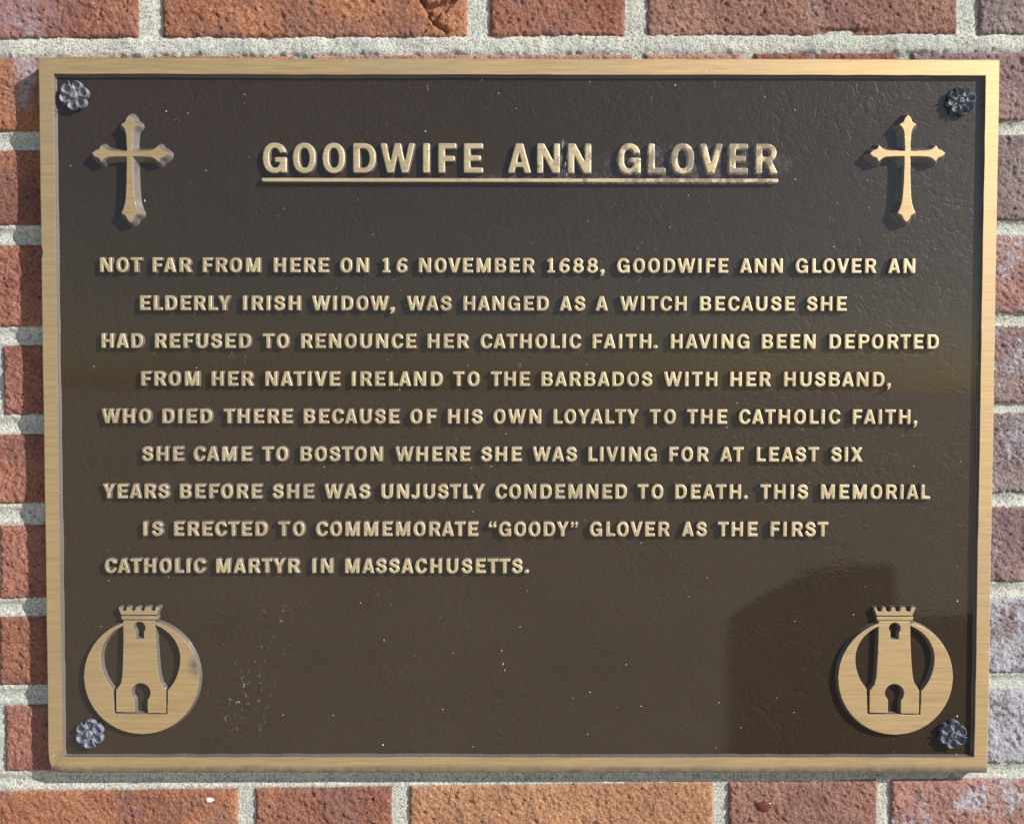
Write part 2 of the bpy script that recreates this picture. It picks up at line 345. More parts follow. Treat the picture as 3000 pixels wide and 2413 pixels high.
def make_brick(x0, x1, ci, tint, eff, seed, hid):
    step = 6.0 if hid else 0.8
    zt0, zt1 = jz(ci - 1, x0, 1), jz(ci - 1, x1, 1); zb0, zb1 = jz(ci, x0, 0), jz(ci, x1, 0)
    n = max(4, int((x1 - x0) / step)); m = max(4, int((zt0 - zb0) / step))
    u, v = np.meshgrid(np.linspace(0, 1, n), np.linspace(0, 1, m))
    X = x0 + (x1 - x0) * u; ZT = zt0 + (zt1 - zt0) * u; ZB = zb0 + (zb1 - zb0) * u; Z = ZB + (ZT - ZB) * v
    # arrises that wander a little
    ev = vnoise(X * 0.035, Z * 0 + seed, seed) * 0.9 + vnoise(X * 0.16, Z * 0 + seed, seed + 3) * 0.45
    ev2 = vnoise(X * 0.035, Z * 0 + seed, seed + 11) * 0.9 + vnoise(X * 0.16, Z * 0 + seed, seed + 13) * 0.45
    Z = Z + ev * v ** 4 + ev2 * (1 - v) ** 4
    eu = vnoise(Z * 0.06, X * 0 + seed, seed + 5) * 1.2; X = X + eu * (np.abs(2 * u - 1) ** 6)
    d = np.minimum(np.minimum(X - x0, x1 - X), np.minimum(Z - ZB, ZT - Z)).clip(0)
    dc = np.hypot(np.minimum(X - x0, x1 - X).clip(0), np.minimum(Z - ZB, ZT - Z).clip(0))
    d = np.minimum(d, dc * 0.72)
    edge = np.exp(-(d / 1.5) ** 1.3) * 3.4 * (1 + 0.35 * fbm(X * 0.12, Z * 0.12, 3, seed))
    Y = -1.1 + edge + 0.55 * fbm(X * 0.03, Z * 0.03, 3, seed + 1) + 0.42 * fbm(X * 0.18, Z * 0.22, 3, seed + 2) + 0.42 * vnoise(X * 0.42 + 0.25 * Z, Z * 0.42, seed + 4) + (0 if hid else 1) * 0.36 * vnoise(X * 0.8, Z * 0.62 + 0.2 * X, seed + 6)
    if not hid:
        r = np.random.default_rng(seed)
        for _ in range(int((x1 - x0) / 11)):      # pits and chips
            px, pz, pr = r.uniform(x0, x1), r.uniform(zb0, zt0), r.uniform(0.4, 1.1)
            Y += 1.6 * np.exp(-(((X - px) / pr) ** 2 + ((Z - pz) / (pr * r.uniform(.5, 1))) ** 2))
        if ci == 1 and x0 < -200 and x1 < 0:      # the ragged crack in the top course
            for (ax, az, bx, bz, w, dp) in ((-66, 283, -58, 268, 1.6, 5), (-58, 268, -50, 262, 1.2, 3.5), (-58, 269, -68, 260, 1.0, 3), (-58, 272, -44, 284, 2.2, 4), (-63, 278, -50, 281, 2.5, 4)):
                jx = X + 1.3 * vnoise(Z * 0.4, X * 0.4, 77); jzv = Z + 1.3 * vnoise(X * 0.4, Z * 0.4, 78)
                t = (((jx - ax) * (bx - ax) + (jzv - az) * (bz - az)) / ((bx - ax) ** 2 + (bz - az) ** 2)).clip(0, 1)
                dd = np.hypot(jx - ax - t * (bx - ax), jzv - az - t * (bz - az)); Y = np.maximum(Y, np.where(dd < w * 2.5, -1.2 + dp * np.exp(-(dd / w) ** 2), -99))
        if ci == 1 and x0 > 80 and x0 < 90:       # chipped lip over the bed joint
            Y += 2.6 * np.exp(-(((X - 222) / 17) ** 2 + ((Z - 263.0) / 1.8) ** 2))
    # skirt so the brick has sides
    def ring(A, o): return np.pad(A, 1, mode='edge') + o
    Xp = np.pad(X, 1, mode='edge'); Zp = np.pad(Z, 1, mode='edge'); Yp = np.pad(Y, 1, mode='edge')
    Yp[0, :] = Yp[-1, :] = 22; Yp[:, 0] = Yp[:, -1] = 22
    me = grid_mesh('brick', Xp * MM, Yp * MM, Zp * MM, M_BRICK)
    rim = np.pad(np.exp(-d / 2.2), 1, mode='edge').astype(np.float32); at = me.attributes.new('rim', 'FLOAT', 'POINT'); at.data.foreach_set('value', rim.ravel())
    o = link('brick', me, wall); o.color = (*tint, eff)
    return o
sd = 100
for ci, row in COURSES:
    for (x0, x1, tint, eff) in row:
        hidden = (3 <= ci <= 9 and x0 > -300 and x1 < 300)
        sd += 1; make_brick(x0, x1, ci, tint, eff, sd, hidden)

# mortar: one thin rough sheet filling the joints, dished between the bricks and smeared on to their edges
xs = np.arange(-420, 421, 1.15); zs = np.arange(-304, 312, 1.15)
X, Z = np.meshgrid(xs, zs)
Y = 0.95 + 0.5 * fbm(X * 0.03, Z * 0.05, 4, 5) + 0.45 * fbm(X * 0.14, Z * 0.14, 3, 9) + 0.28 * vnoise(X * 0.6, Z * 0.6, 4)
prox = np.full(X.shape, 99.0)
for i in range(1, 10):
    l, r = J[i]; t = (X + 340) / 675
    zc = ((l[0] + l[1]) + ((r[0] + r[1]) - (l[0] + l[1])) * t) / 2
    dd = np.abs(Z - zc)
    # smear rising on to the bricks round the top bed joint, tooled hollow elsewhere
    if i == 1: Y -= (1.75 + 1.1 * vnoise(X * 0.05, Z * 0.0, 31)) * np.exp(-(dd / (6.2 + 2.8 * fbm(X * 0.07, np.sign(Z - zc) * 3.3, 4, 41) + 1.8 * fbm(X * 0.33, Z * 0.33, 3, 43))) ** 6)
    else: Y += 1.0 * np.exp(-(dd / 3.5) ** 2) - 0.75 * np.exp(-((dd - 5.2) / 1.6) ** 2)
Y = np.minimum(Y, 3.5)
Y = np.where((X > -74) & (X < -38) & (Z > 262) & (Z < 296), 9.0, Y)
link('mortar', grid_mesh('mortar', X * MM, Y * MM, Z * MM, M_MORT), wall)

# small things fixed on the bricks: a shiny resin blob and white grit
def blob(name, x, z, rx, rz, h, mat, label=None, y=-1.6):
    n = 20; vs = [(x * MM, (y - h) * MM, z * MM)]; fs = []
    for k, (f, hh) in enumerate(((0.45, 0.92), (0.8, 0.6), (1.0, 0.1), (1.05, -1.2))):
        for i in range(n):
            a = 2 * math.pi * i / n; w = 1 + 0.13 * math.sin(3 * a + x) + 0.07 * math.sin(5 * a)
            vs.append(((x + rx * f * w * math.cos(a)) * MM, (y - h * hh) * MM, (z + rz * f * w * math.sin(a)) * MM))
    for i in range(n): fs.append((0, 1 + i, 1 + (i + 1) % n))
    for k in range(3):
        for i in range(n):
            a = 1 + k * n + i; b = 1 + k * n + (i + 1) % n; fs.append((a, a + n, b + n, b))
    o = mesh_obj(name, vs, fs, mat, wall, smooth=True)
    if label: o['label'] = label
    return o
kk = NT('red_brown_resin'); kk.P(Base_Color=(0.13, 0.035, 0.02), Roughness=0.3); kk.P(Normal=kk.bump(kk.noise(500), 0.0004, 0.5))
M_RESIN = kk.m
M_GRIT = mat_plain('white_grit', (0.6, 0.62, 0.58), (0.8, 0.8, 0.76), 900)
blob('resin_blob', 169.5, -266.0, 5.2, 3.6, 1.1, M_RESIN, 'shiny dark red blob on the brick under the plaque')
blob('mortar_speck', -212.5, -253.5 - 8.5, 2.6, 1.5, 0.8, M_GRIT, 'white speck of mortar on the brick')
blob('dark_chip', -323.2, -210.0, 1.9, 2.0, 0.5, mat_plain('black_chip', (0.03, 0.035, 0.035), (0.07, 0.07, 0.07), 700), 'small black chip on the brick')

# ------------------------------------------------------------------ relief builder: raised shapes with drafted, rounded edges
def in_poly(px, py, poly):
    x = np.array([p[0] for p in poly]); y = np.array([p[1] for p in poly]); inside = np.zeros(px.shape, bool); j = len(x) - 1
    for i in range(len(x)):
        if y[i] != y[j]:
            c = ((y[i] > py) != (y[j] > py)) & (px < (x[j] - x[i]) * (py - y[i]) / (y[j] - y[i]) + x[i]); inside ^= c
        j = i
    return inside
def seg_dist(px, py, ax, ay, bx, by):
    L = (bx - ax) ** 2 + (by - ay) ** 2
    t = 0 if L == 0 else (((px - ax) * (bx - ax) + (py - ay) * (by - ay)) / L)
    t = np.clip(t, 0, 1) if L else 0
    return np.hypot(px - ax - t * (bx - ax), py - ay - t * (by - ay))
def contours(F, iso, x0, y0, h):
    """marching squares -> closed loops of points"""
    G = F - iso; G[np.abs(G) < 1e-9] = 1e-9
    s = G > 0; code = s[:-1, :-1] * 1 + s[:-1, 1:] * 2 + s[1:, 1:] * 4 + s[1:, :-1] * 8
    nxt = {}; pts = {}
    def ept(key):
        if key not in pts:
            (r, c, d) = key
            if d == 0: a, b = G[r, c], G[r, c + 1]; t = a / (a - b); pts[key] = (x0 + (c + t) * h, y0 + r * h)
            else: a, b = G[r, c], G[r + 1, c]; t = a / (a - b); pts[key] = (x0 + c * h, y0 + (r + t) * h)
        return key
    TAB = {1: ((3, 0),), 2: ((0, 1),), 3: ((3, 1),), 4: ((1, 2),), 5: ((3, 0), (1, 2)), 6: ((0, 2),), 7: ((3, 2),), 8: ((2, 3),), 9: ((2, 0),), 10: ((0, 1), (2, 3)), 11: ((2, 1),), 12: ((1, 3),), 13: ((1, 0),), 14: ((0, 3),)}
    for r, c in zip(*np.nonzero((code > 0) & (code < 15))):
        r = int(r); c = int(c); E = ((r, c, 0), (r, c + 1, 1), (r + 1, c, 0), (r, c, 1))
        for a, b in TAB[int(code[r, c])]: nxt[ept(E[a])] = ept(E[b])
    loops = []; seen = set()
    for k in list(nxt):
        if k in seen: continue
        L = []; q = k
        while q in nxt and q not in seen: seen.add(q); L.append(pts[q]); q = nxt[q]
        if len(L) > 5: loops.append(L)
    return loops
def simplify(L, tol):
    P = np.array(L); n = len(P)
    if n < 8: return L
    i0 = 0; i1 = int(np.argmax(np.hypot(*(P - P[0]).T)))
    keep = {i0, i1}; Q = np.vstack([P, P[:1]])
    st = [(i0, i1), (i1, n)]
    while st:
        a, b = st.pop()
        if b - a < 2: continue
        d = seg_dist(Q[a + 1:b, 0], Q[a + 1:b, 1], Q[a, 0], Q[a, 1], Q[b, 0], Q[b, 1]); k = int(np.argmax(d))
        if d[k] > tol: k += a + 1; keep.add(k); st += [(a, k), (k, b)]
    ks = sorted(k for k in keep if k < n)
    out = []
    for a, b in zip(ks, ks[1:] + [ks[0] + n]):
        out.append(L[a])
    return out
def blur(M, sig):
    r = int(3 * sig + 1); k = np.exp(-0.5 * (np.arange(-r, r + 1) / sig) ** 2); k /= k.sum()
    M = np.apply_along_axis(lambda a: np.convolve(a, k, 'same'), 0, M); return np.apply_along_axis(lambda a: np.convolve(a, k, 'same'), 1, M)
def relief(name, prims, bounds, h, levels, mats, sig=1.5, tol=0.12, bias=0.5):
    """prims: (+1/-1, 'poly', pts) / (+1/-1, 'line', pts, halfwidth); bounds & h in shape units;
    levels: [(distance outside the outline, height)] from the face outwards, in shape units. Shape lies in XZ, rises towards -Y."""
    x0, y0, x1, y1 = bounds
    gx = np.arange(x0, x1 + h, h); gy = np.arange(y0, y1 + h, h); PX, PY = np.meshgrid(gx, gy)
    Mk = np.zeros(PX.shape, bool)
    for p in prims:
        if p[1] == 'poly': m = in_poly(PX, PY, p[2])
        else:
            m = np.zeros(PX.shape, bool)
            for a, b in zip(p[2][:-1], p[2][1:]): m |= seg_dist(PX, PY, a[0], a[1], b[0], b[1]) < p[3]
        Mk = (Mk | m) if p[0] > 0 else (Mk & ~m)
    Fd = blur(Mk.astype(float), sig)
    base = [simplify(L, tol * h) for L in contours(Fd.copy(), bias, x0, y0, h)]
    D = np.full(PX.shape, 1e9)
    for L in base:
        for a, b in zip(L, L[1:] + L[:1]): np.minimum(D, seg_dist(PX, PY, a[0], a[1], b[0], b[1]), out=D)
    D = np.where(Fd > bias, -D, D)
    vs = []; es = []; hs = []; ds = []
    for (d, z) in levels:
        loops = base if d == 0 else [simplify(L, tol * 1.5 * h) for L in contours(D.copy(), d, x0, y0, h)]
        for L in loops:
            s = len(vs); vs += [Vector(p) for p in L]; hs += [z] * len(L); ds += [d] * len(L)
            es += [(s + i, s + (i + 1) % len(L)) for i in range(len(L))]
    ov, oe, of, ovo, oeo, ofo = delaunay_2d_cdt(vs, es, [], 0, 1e-7)
    lev_d = [l[0] for l in levels]; lev_h = [l[1] for l in levels]
    def samp(x, y):
        c = min(max((x - x0) / h, 0), PX.shape[1] - 1.001); r = min(max((y - y0) / h, 0), PX.shape[0] - 1.001)
        ci, ri = int(c), int(r); fx, fy = c - ci, r - ri
        return (D[ri, ci] * (1 - fx) + D[ri, ci + 1] * fx) * (1 - fy) + (D[ri + 1, ci] * (1 - fx) + D[ri + 1, ci + 1] * fx) * fy
    H = []; DD = []
    for i, v in enumerate(ov):
        if ovo[i]: H.append(hs[ovo[i][0]]); DD.append(ds[ovo[i][0]])
        else: d = samp(v[0], v[1]); H.append(float(np.interp(d, lev_d, lev_h))); DD.append(d)
    faces = []; fm = []
    dm = lev_d[-1]
    for f in of:
        if len(f) != 3: continue
        cx = sum(ov[i][0] for i in f) / 3; cy = sum(ov[i][1] for i in f) / 3
        dc = samp(cx, cy)
        if dc > dm + 0.02 * h and min(DD[i] for i in f) >= dm - 1e-9: continue
        if dc > dm * 1.02 and dc > 0: continue
        faces.append((f[0], f[1], f[2]))
        fm.append(0 if max(DD[i] for i in f) <= 1e-9 else 1)
    me = bpy.data.meshes.new(name)
    me.from_pydata([(v[0], -H[i], v[1]) for i, v in enumerate(ov)], [], faces)
    for m in mats: me.materials.append(m)
    me.polygons.foreach_set('material_index', np.array(fm, dtype=np.int32))
    me.polygons.foreach_set('use_smooth', np.array(fm, dtype=bool))
    me.update()
    return me

# ---- glyph outlines, cap height 1
def R(x0, y0, x1, y1): return (1, 'poly', [(x0, y0), (x1, y0), (x1, y1), (x0, y1)])
def Pl(*p): return (1, 'poly', list(p))
def neg(p): return (-1,) + tuple(p[1:])
def El(cx, cy, rx, ry, a0=0, a1=360, n=40, pw=2.0):
    pts = []
    for i in range(n + 1):
        a = rad(a0 + (a1 - a0) * i / n); c, s = math.cos(a), math.sin(a)
        pts.append((cx + rx * math.copysign(abs(c) ** (2 / pw), c), cy + ry * math.copysign(abs(s) ** (2 / pw), s)))
    return (1, 'poly', pts)
def spline(P, n=10):
    P = [np.array(p, float) for p in P]; P = [2 * P[0] - P[1]] + P + [2 * P[-1] - P[-2]]; out = []
    for i in range(1, len(P) - 2):
        for k in range(n):
            t = k / n; a, b, c, d = P[i - 1], P[i], P[i + 1], P[i + 2]
            out.append(tuple(0.5 * ((2 * b) + (c - a) * t + (2 * a - 5 * b + 4 * c - d) * t * t + (3 * b - a - 3 * c + d) * t ** 3)))
    out.append(tuple(P[-2])); return out
def O_(w, pw=2.25): return [El(w / 2, .5, w / 2, .515, pw=pw), neg(El(w / 2, .5, w / 2 - .205, .515 - .17, pw=pw))]
t_, h_ = .205, .175
GL = {
 'A': (.79, .03, .03, [Pl((0, 0), (.275, 1), (.515, 1), (.79, 0)), neg(Pl((.215, 0), (.268, .205), (.522, .205), (.575, 0))), neg(Pl((.312, .365), (.395, .74), (.478, .365)))]),
 'B': (.72, .14, .09, [R(0, 0, .43, 1), El(.43, .285, .29, .285, -90, 90), El(.41, .745, .28, .255, -90, 90), neg(R(.205, .16, .42, .425)), neg(El(.42, .2925, .10, .1325, -90, 90)), neg(R(.205, .585, .40, .84)), neg(El(.40, .7125, .10, .1275, -90, 90))]),
 'C': (.74, .09, .06, O_(.78) + [neg(Pl((.44, .5), (.62, .69), (1.0, .60), (1.0, .37), (.62, .31)))]),
 'D': (.75, .14, .09, [R(0, 0, .36, 1), El(.34, .5, .41, .5, -90, 90, pw=2.25), neg(R(.205, .17, .345, .83)), neg(El(.34, .5, .205, .33, -90, 90, pw=2.25))]),
 'E': (.645, .14, .07, [R(0, 0, t_, 1), R(0, 0, .645, h_), R(0, .825, .635, 1), R(0, .415, .57, .585)]),
 'F': (.60, .14, .05, [R(0, 0, t_, 1), R(0, .825, .60, 1), R(0, .40, .54, .575)]),
 'G': (.79, .09, .13, O_(.80) + [neg(Pl((.42, .5), (.64, .70), (1.0, .62), (1.0, .1), (.60, .1), (.60, .5))), R(.41, .365, .79, .53), R(.60, 0, .79, .53), neg(Pl((.52, .0), (.60, .0), (.60, .085)))]),
 'H': (.75, .14, .14, [R(0, 0, t_, 1), R(.545, 0, .75, 1), R(0, .415, .75, .585)]),
 'I': (.21, .14, .14, [R(0, 0, .21, 1)]),
 'J': (.53, .03, .14, [R(.325, .25, .53, 1), El(.26, .25, .27, .265, 180, 360), neg(El(.26, .26, .065, .095, 180, 360)), neg(R(.195, .25, .325, .6))]),
 'L': (.58, .14, .02, [R(0, 0, t_, 1), R(0, 0, .58, h_)]),
 'M': (.90, .14, .14, [R(0, 0, .19, 1), R(.71, 0, .90, 1), Pl((0, 1), (.245, 1), (.45, .36), (.655, 1), (.90, 1), (.545, 0), (.355, 0))]),
 'N': (.76, .14, .14, [R(0, 0, .195, 1), R(.565, 0, .76, 1), Pl((0, 1), (.225, 1), (.76, 0), (.535, 0))]),
 'O': (.77, .09, .09, O_(.77)),
 'P': (.70, .14, .04, [R(0, 0, t_, 1), R(0, .385, .40, 1), El(.395, .6925, .305, .3075, -90, 90), neg(R(.205, .55, .40, .835)), neg(El(.395, .6925, .11, .1425, -90, 90))]),
 'R': (.73, .14, .05, [R(0, 0, t_, 1), R(0, .40, .40, 1), El(.395, .70, .305, .30, -90, 90), neg(R(.205, .565, .40, .835)), neg(El(.395, .70, .11, .135, -90, 90)), Pl((.30, .45), (.525, .45), (.745, 0), (.51, 0))]),
 'S': (.69, .07, .07, [(1, 'line', spline([(.585, .715), (.50, .86), (.35, .915), (.18, .865), (.115, .735), (.175, .61), (.345, .525), (.52, .435), (.595, .29), (.52, .145), (.345, .085), (.18, .135), (.09, .285)]), .097)]),
 'T': (.71, .03, .03, [R(0, .82, .71, 1), R(.2525, 0, .4575, 1)]),
 'U': (.74, .13, .13, [R(0, .33, t_, 1), R(.535, .33, .74, 1), El(.37, .36, .37, .375, 180, 360, pw=2.2), neg(El(.37, .37, .165, .21, 180, 360, pw=2.2)), neg(R(.205, .365, .535, 1.1))]),
 'V': (.79, .03, .03, [Pl((0, 1), (.225, 1), (.395, .30), (.565, 1), (.79, 1), (.505, 0), (.285, 0))]),
 'W': (1.18, .03, .03, [Pl((0, 1), (.205, 1), (.345, .33), (.485, 1), (.695, 1), (.835, .33), (.975, 1), (1.18, 1), (.94, 0), (.735, 0), (.59, .62), (.445, 0), (.24, 0))]),
 'X': (.78, .03, .03, [Pl((0, 1), (.245, 1), (.78, 0), (.535, 0)), Pl((.535, 1), (.77, 1), (.235, 0), (0, 0))]),
 'Y': (.78, .02, .02, [Pl((0, 1), (.235, 1), (.39, .615), (.545, 1), (.78, 1), (.4925, .40), (.4925, 0), (.2875, 0), (.2875, .40))]),
 '1': (.47, .10, .12, [R(0, 0, .47, .155), R(.14, 0, .34, 1), Pl((0, .74), (0, .90), (.18, 1), (.18, .84))]),
 '6': (.68, .08, .08, [El(.345, .30, .335, .315), (1, 'line', spline([(.10, .30), (.11, .52), (.18, .74), (.32, .885), (.46, .915), (.585, .835)]), .092), neg(El(.350, .295, .145, .155))]),
 '8': (.69, .08, .08, [El(.345, .285, .345, .30), El(.345, .745, .305, .27), neg(El(.345, .28, .15, .145)), neg(El(.345, .735, .12, .125))]),
 '.': (.24, .1, .1, [El(.12, .115, .12, .12, pw=3)]),
 ',': (.25, .1, .1, [El(.125, .12, .125, .125, pw=2.6), Pl((.10, .02), (.25, .10), (.20, -.09), (.06, -.24), (.0, -.19), (.085, -.06))]),
 '“': (.50, .1, .1, [El(.10, .70, .10, .10), Pl((0, .70), (.10, .78), (.17, .98), (.08, 1.0), (.01, .86)), El(.37, .70, .10, .10), Pl((.27, .70), (.37, .78), (.44, .98), (.35, 1.0), (.28, .86))]),
 '”': (.50, .1, .1, [El(.10, .90, .10, .10), Pl((.20, .90), (.10, .82), (.03, .62), (.12, .60), (.19, .74)), El(.37, .90, .10, .10), Pl((.47, .90), (.37, .82), (.30, .62), (.39, .60), (.46, .74))]),
}
CAPB, CAPT, DEPTH = 9.55, 19.4, 2.6
_gm = {}
def glyph(ch, title=False):
    key = (ch, title)
    if key not in _gm:
        w, lb, rb, pr = GL[ch]; cap = CAPT if title else CAPB
        dr = (0.85 if title else 0.70) / cap; dp = DEPTH / cap; b = 0.16 / cap
        e = 0.62 / cap if not title else 0.8 / cap
        lv = [(-e, dp), (-e * 0.45, dp * 0.985), (0, dp * 0.93), (b * 0.8, dp * 0.82), (dr * 0.6, dp * 0.45), (dr * 1.0, -0.02)]
        _gm[key] = relief('letter', pr, (-.14, -.38, w + .16, 1.14), 1 / 56, lv, [M_TITLE if title else M_LETTER, M_CRUST if title else M_WALL], 1.35, 0.10, 0.5 if title else 0.36)
        _gm[key].polygons.foreach_set('use_smooth', np.ones(len(_gm[key].polygons), dtype=bool))
    return _gm[key]

# ------------------------------------------------------------------ the plaque
YP = -8.9     # lacquered field
YF = -11.5    # face of the border and lettering
plaque = bpy.data.objects.new('memorial_plaque', None); COL.objects.link(plaque); plaque.location = (0, 0, 0)
plaque['label'] = 'dark bronze memorial plaque with raised gold lettering, crosses and castle emblems on red brick'
plaque['category'] = 'plaque'

# field
def box(name, x0, x1, y0, y1, z0, z1, mat, parent):
    v = [(x * MM, y * MM, z * MM) for x in (x0, x1) for y in (y0, y1) for z in (z0, z1)]
    f = [(0, 1, 3, 2), (4, 6, 7, 5), (0, 4, 5, 1), (2, 3, 7, 6), (0, 2, 6, 4), (1, 5, 7, 3)]
    return mesh_obj(name, v, f, mat, parent)
box('background_panel', -309.6, 309.8, YP, -1.0, -229.4, 229.8, M_LAC, plaque)

# border: one rectangular ring with worn outer arris and drafted inner wall
def border():
    OX, OT, OB = 318.5, 239.5, -239.5; IL, IR, IT, IB = -308.1, 308.7, 228.4, -227.9
    prof = [(0, 0.0, 0.0, -1.2), (0, 0.15, 0.15, -9.6), (0, 0.45, 0.7, -10.9), (0, 1.1, 1.9, -11.42), (1, 0.25, 0.25, -11.5), (1, -0.05, -0.05, -11.2), (1, -0.75, -0.75, YP - 0.35), (1, -1.35, -1.35, YP + 0.4)]
    nx, nz = 160, 120; rings = []
    for ri, (inn, dd, ddb, y) in enumerate(prof):
        if inn: L, Rr, Tt, Bb = IL - dd, IR + dd, IT + dd, IB - dd
        else: L, Rr, Tt, Bb = -OX + dd, OX - dd, OT - dd, OB + ddb
        pts = []
        for i in range(nx): pts.append((L + (Rr - L) * i / nx, Tt))
        for i in range(nz): pts.append((Rr, Tt + (Bb - Tt) * i / nz))
        for i in range(nx): pts.append((Rr + (L - Rr) * i / nx, Bb))
        for i in range(nz): pts.append((L, Bb + (Tt - Bb) * i / nz))
        out = []
        for j, (x, z) in enumerate(pts):
            a = 0.16 * float(vnoise(np.array(j * 0.31), np.array(ri * 0.15), 3)) + 0.22 * float(vnoise(np.array(j * 0.045), np.array(0.5), 8))
            if inn and ri > 5: a *= 1.6
            on_h = abs(z - Tt) < 1e-6 or abs(z - Bb) < 1e-6; on_v = abs(x - L) < 1e-6 or abs(x - Rr) < 1e-6
            if on_v and not on_h: x += a
            elif on_h and not on_v: z += a
            yy = y
            if not inn and x < -300 and z < -225:     # knocked lower left corner
                k = math.exp(-(((x + 318) / 7) ** 2 + ((z + 239) / 7) ** 2)); x += 1.3 * k; z += 0.9 * k; yy = y + (1.2 * k if ri >= 2 else 0)
            if not inn:                                # nick in the left edge
                k = math.exp(-(((z - 112) / 2.6) ** 2)) if x < -300 else 0; x += 1.1 * k * (ri >= 1)
            out.append((x * MM, yy * MM, z * MM))
        rings.append(out)
    n = len(rings[0]); vs = [p for r in rings for p in r]; fs = []; fm = []
    for k in range(len(rings) - 1):
        for j in range(n):
            a, b = k * n + j, k * n + (j + 1) % n; fs.append((a, b, b + n, a + n)); fm.append(0 if k in (2, 3) else 1)
    o = mesh_obj('border', vs, fs, [M_BRASS, M_WALL], plaque, fm)
    return o
border()

def put(name, me, x, z, s, parent, sx=1.0, y=YP):
    o = link(name, me, parent); o.location = (x * MM, y * MM, z * MM); o.scale = (s * sx * MM, s * MM, s * MM); return o

# title, letter by letter
title = bpy.data.objects.new('title_line', None); COL.objects.link(title); title.parent = plaque
TL = [('G', -170.2, -154.7), ('O', -150.3, -135.3), ('O', -130.6, -115.9), ('D', -110.2, -95.4), ('W', -92.4, -69.4), ('I', -63.9, -59.7), ('F', -53.7, -42.0), ('E', -36.8, -24.2), ('A', -7.8, 7.6), ('N', 11.9, 26.6), ('N', 32.4, 47.4), ('G', 65.3, 80.3), ('L', 85.6, 97.0), ('O', 100.7, 116.0), ('V', 119.6, 134.9), ('E', 139.4, 151.9), ('R', 157.2, 171.3)]
for ch, a, b in TL:
    put('letter', glyph(ch, True), a, 164.0, CAPT, title, (b - a) / (GL[ch][0] * CAPT))
ul = relief('underline', [Pl((-170.8, 158.2), (171.8, 158.2), (171.8, 160.5), (-170.8, 160.5))], (-174, 155, 175, 164), 0.25,
            [(-.25, 2.6), (0, 2.5), (.2, 2.25), (.5, .9), (.8, -.1)], [M_TITLE, M_CRUST], 1.5, 0.12)
put('underline', ul, 0, 0, 1.0, title)

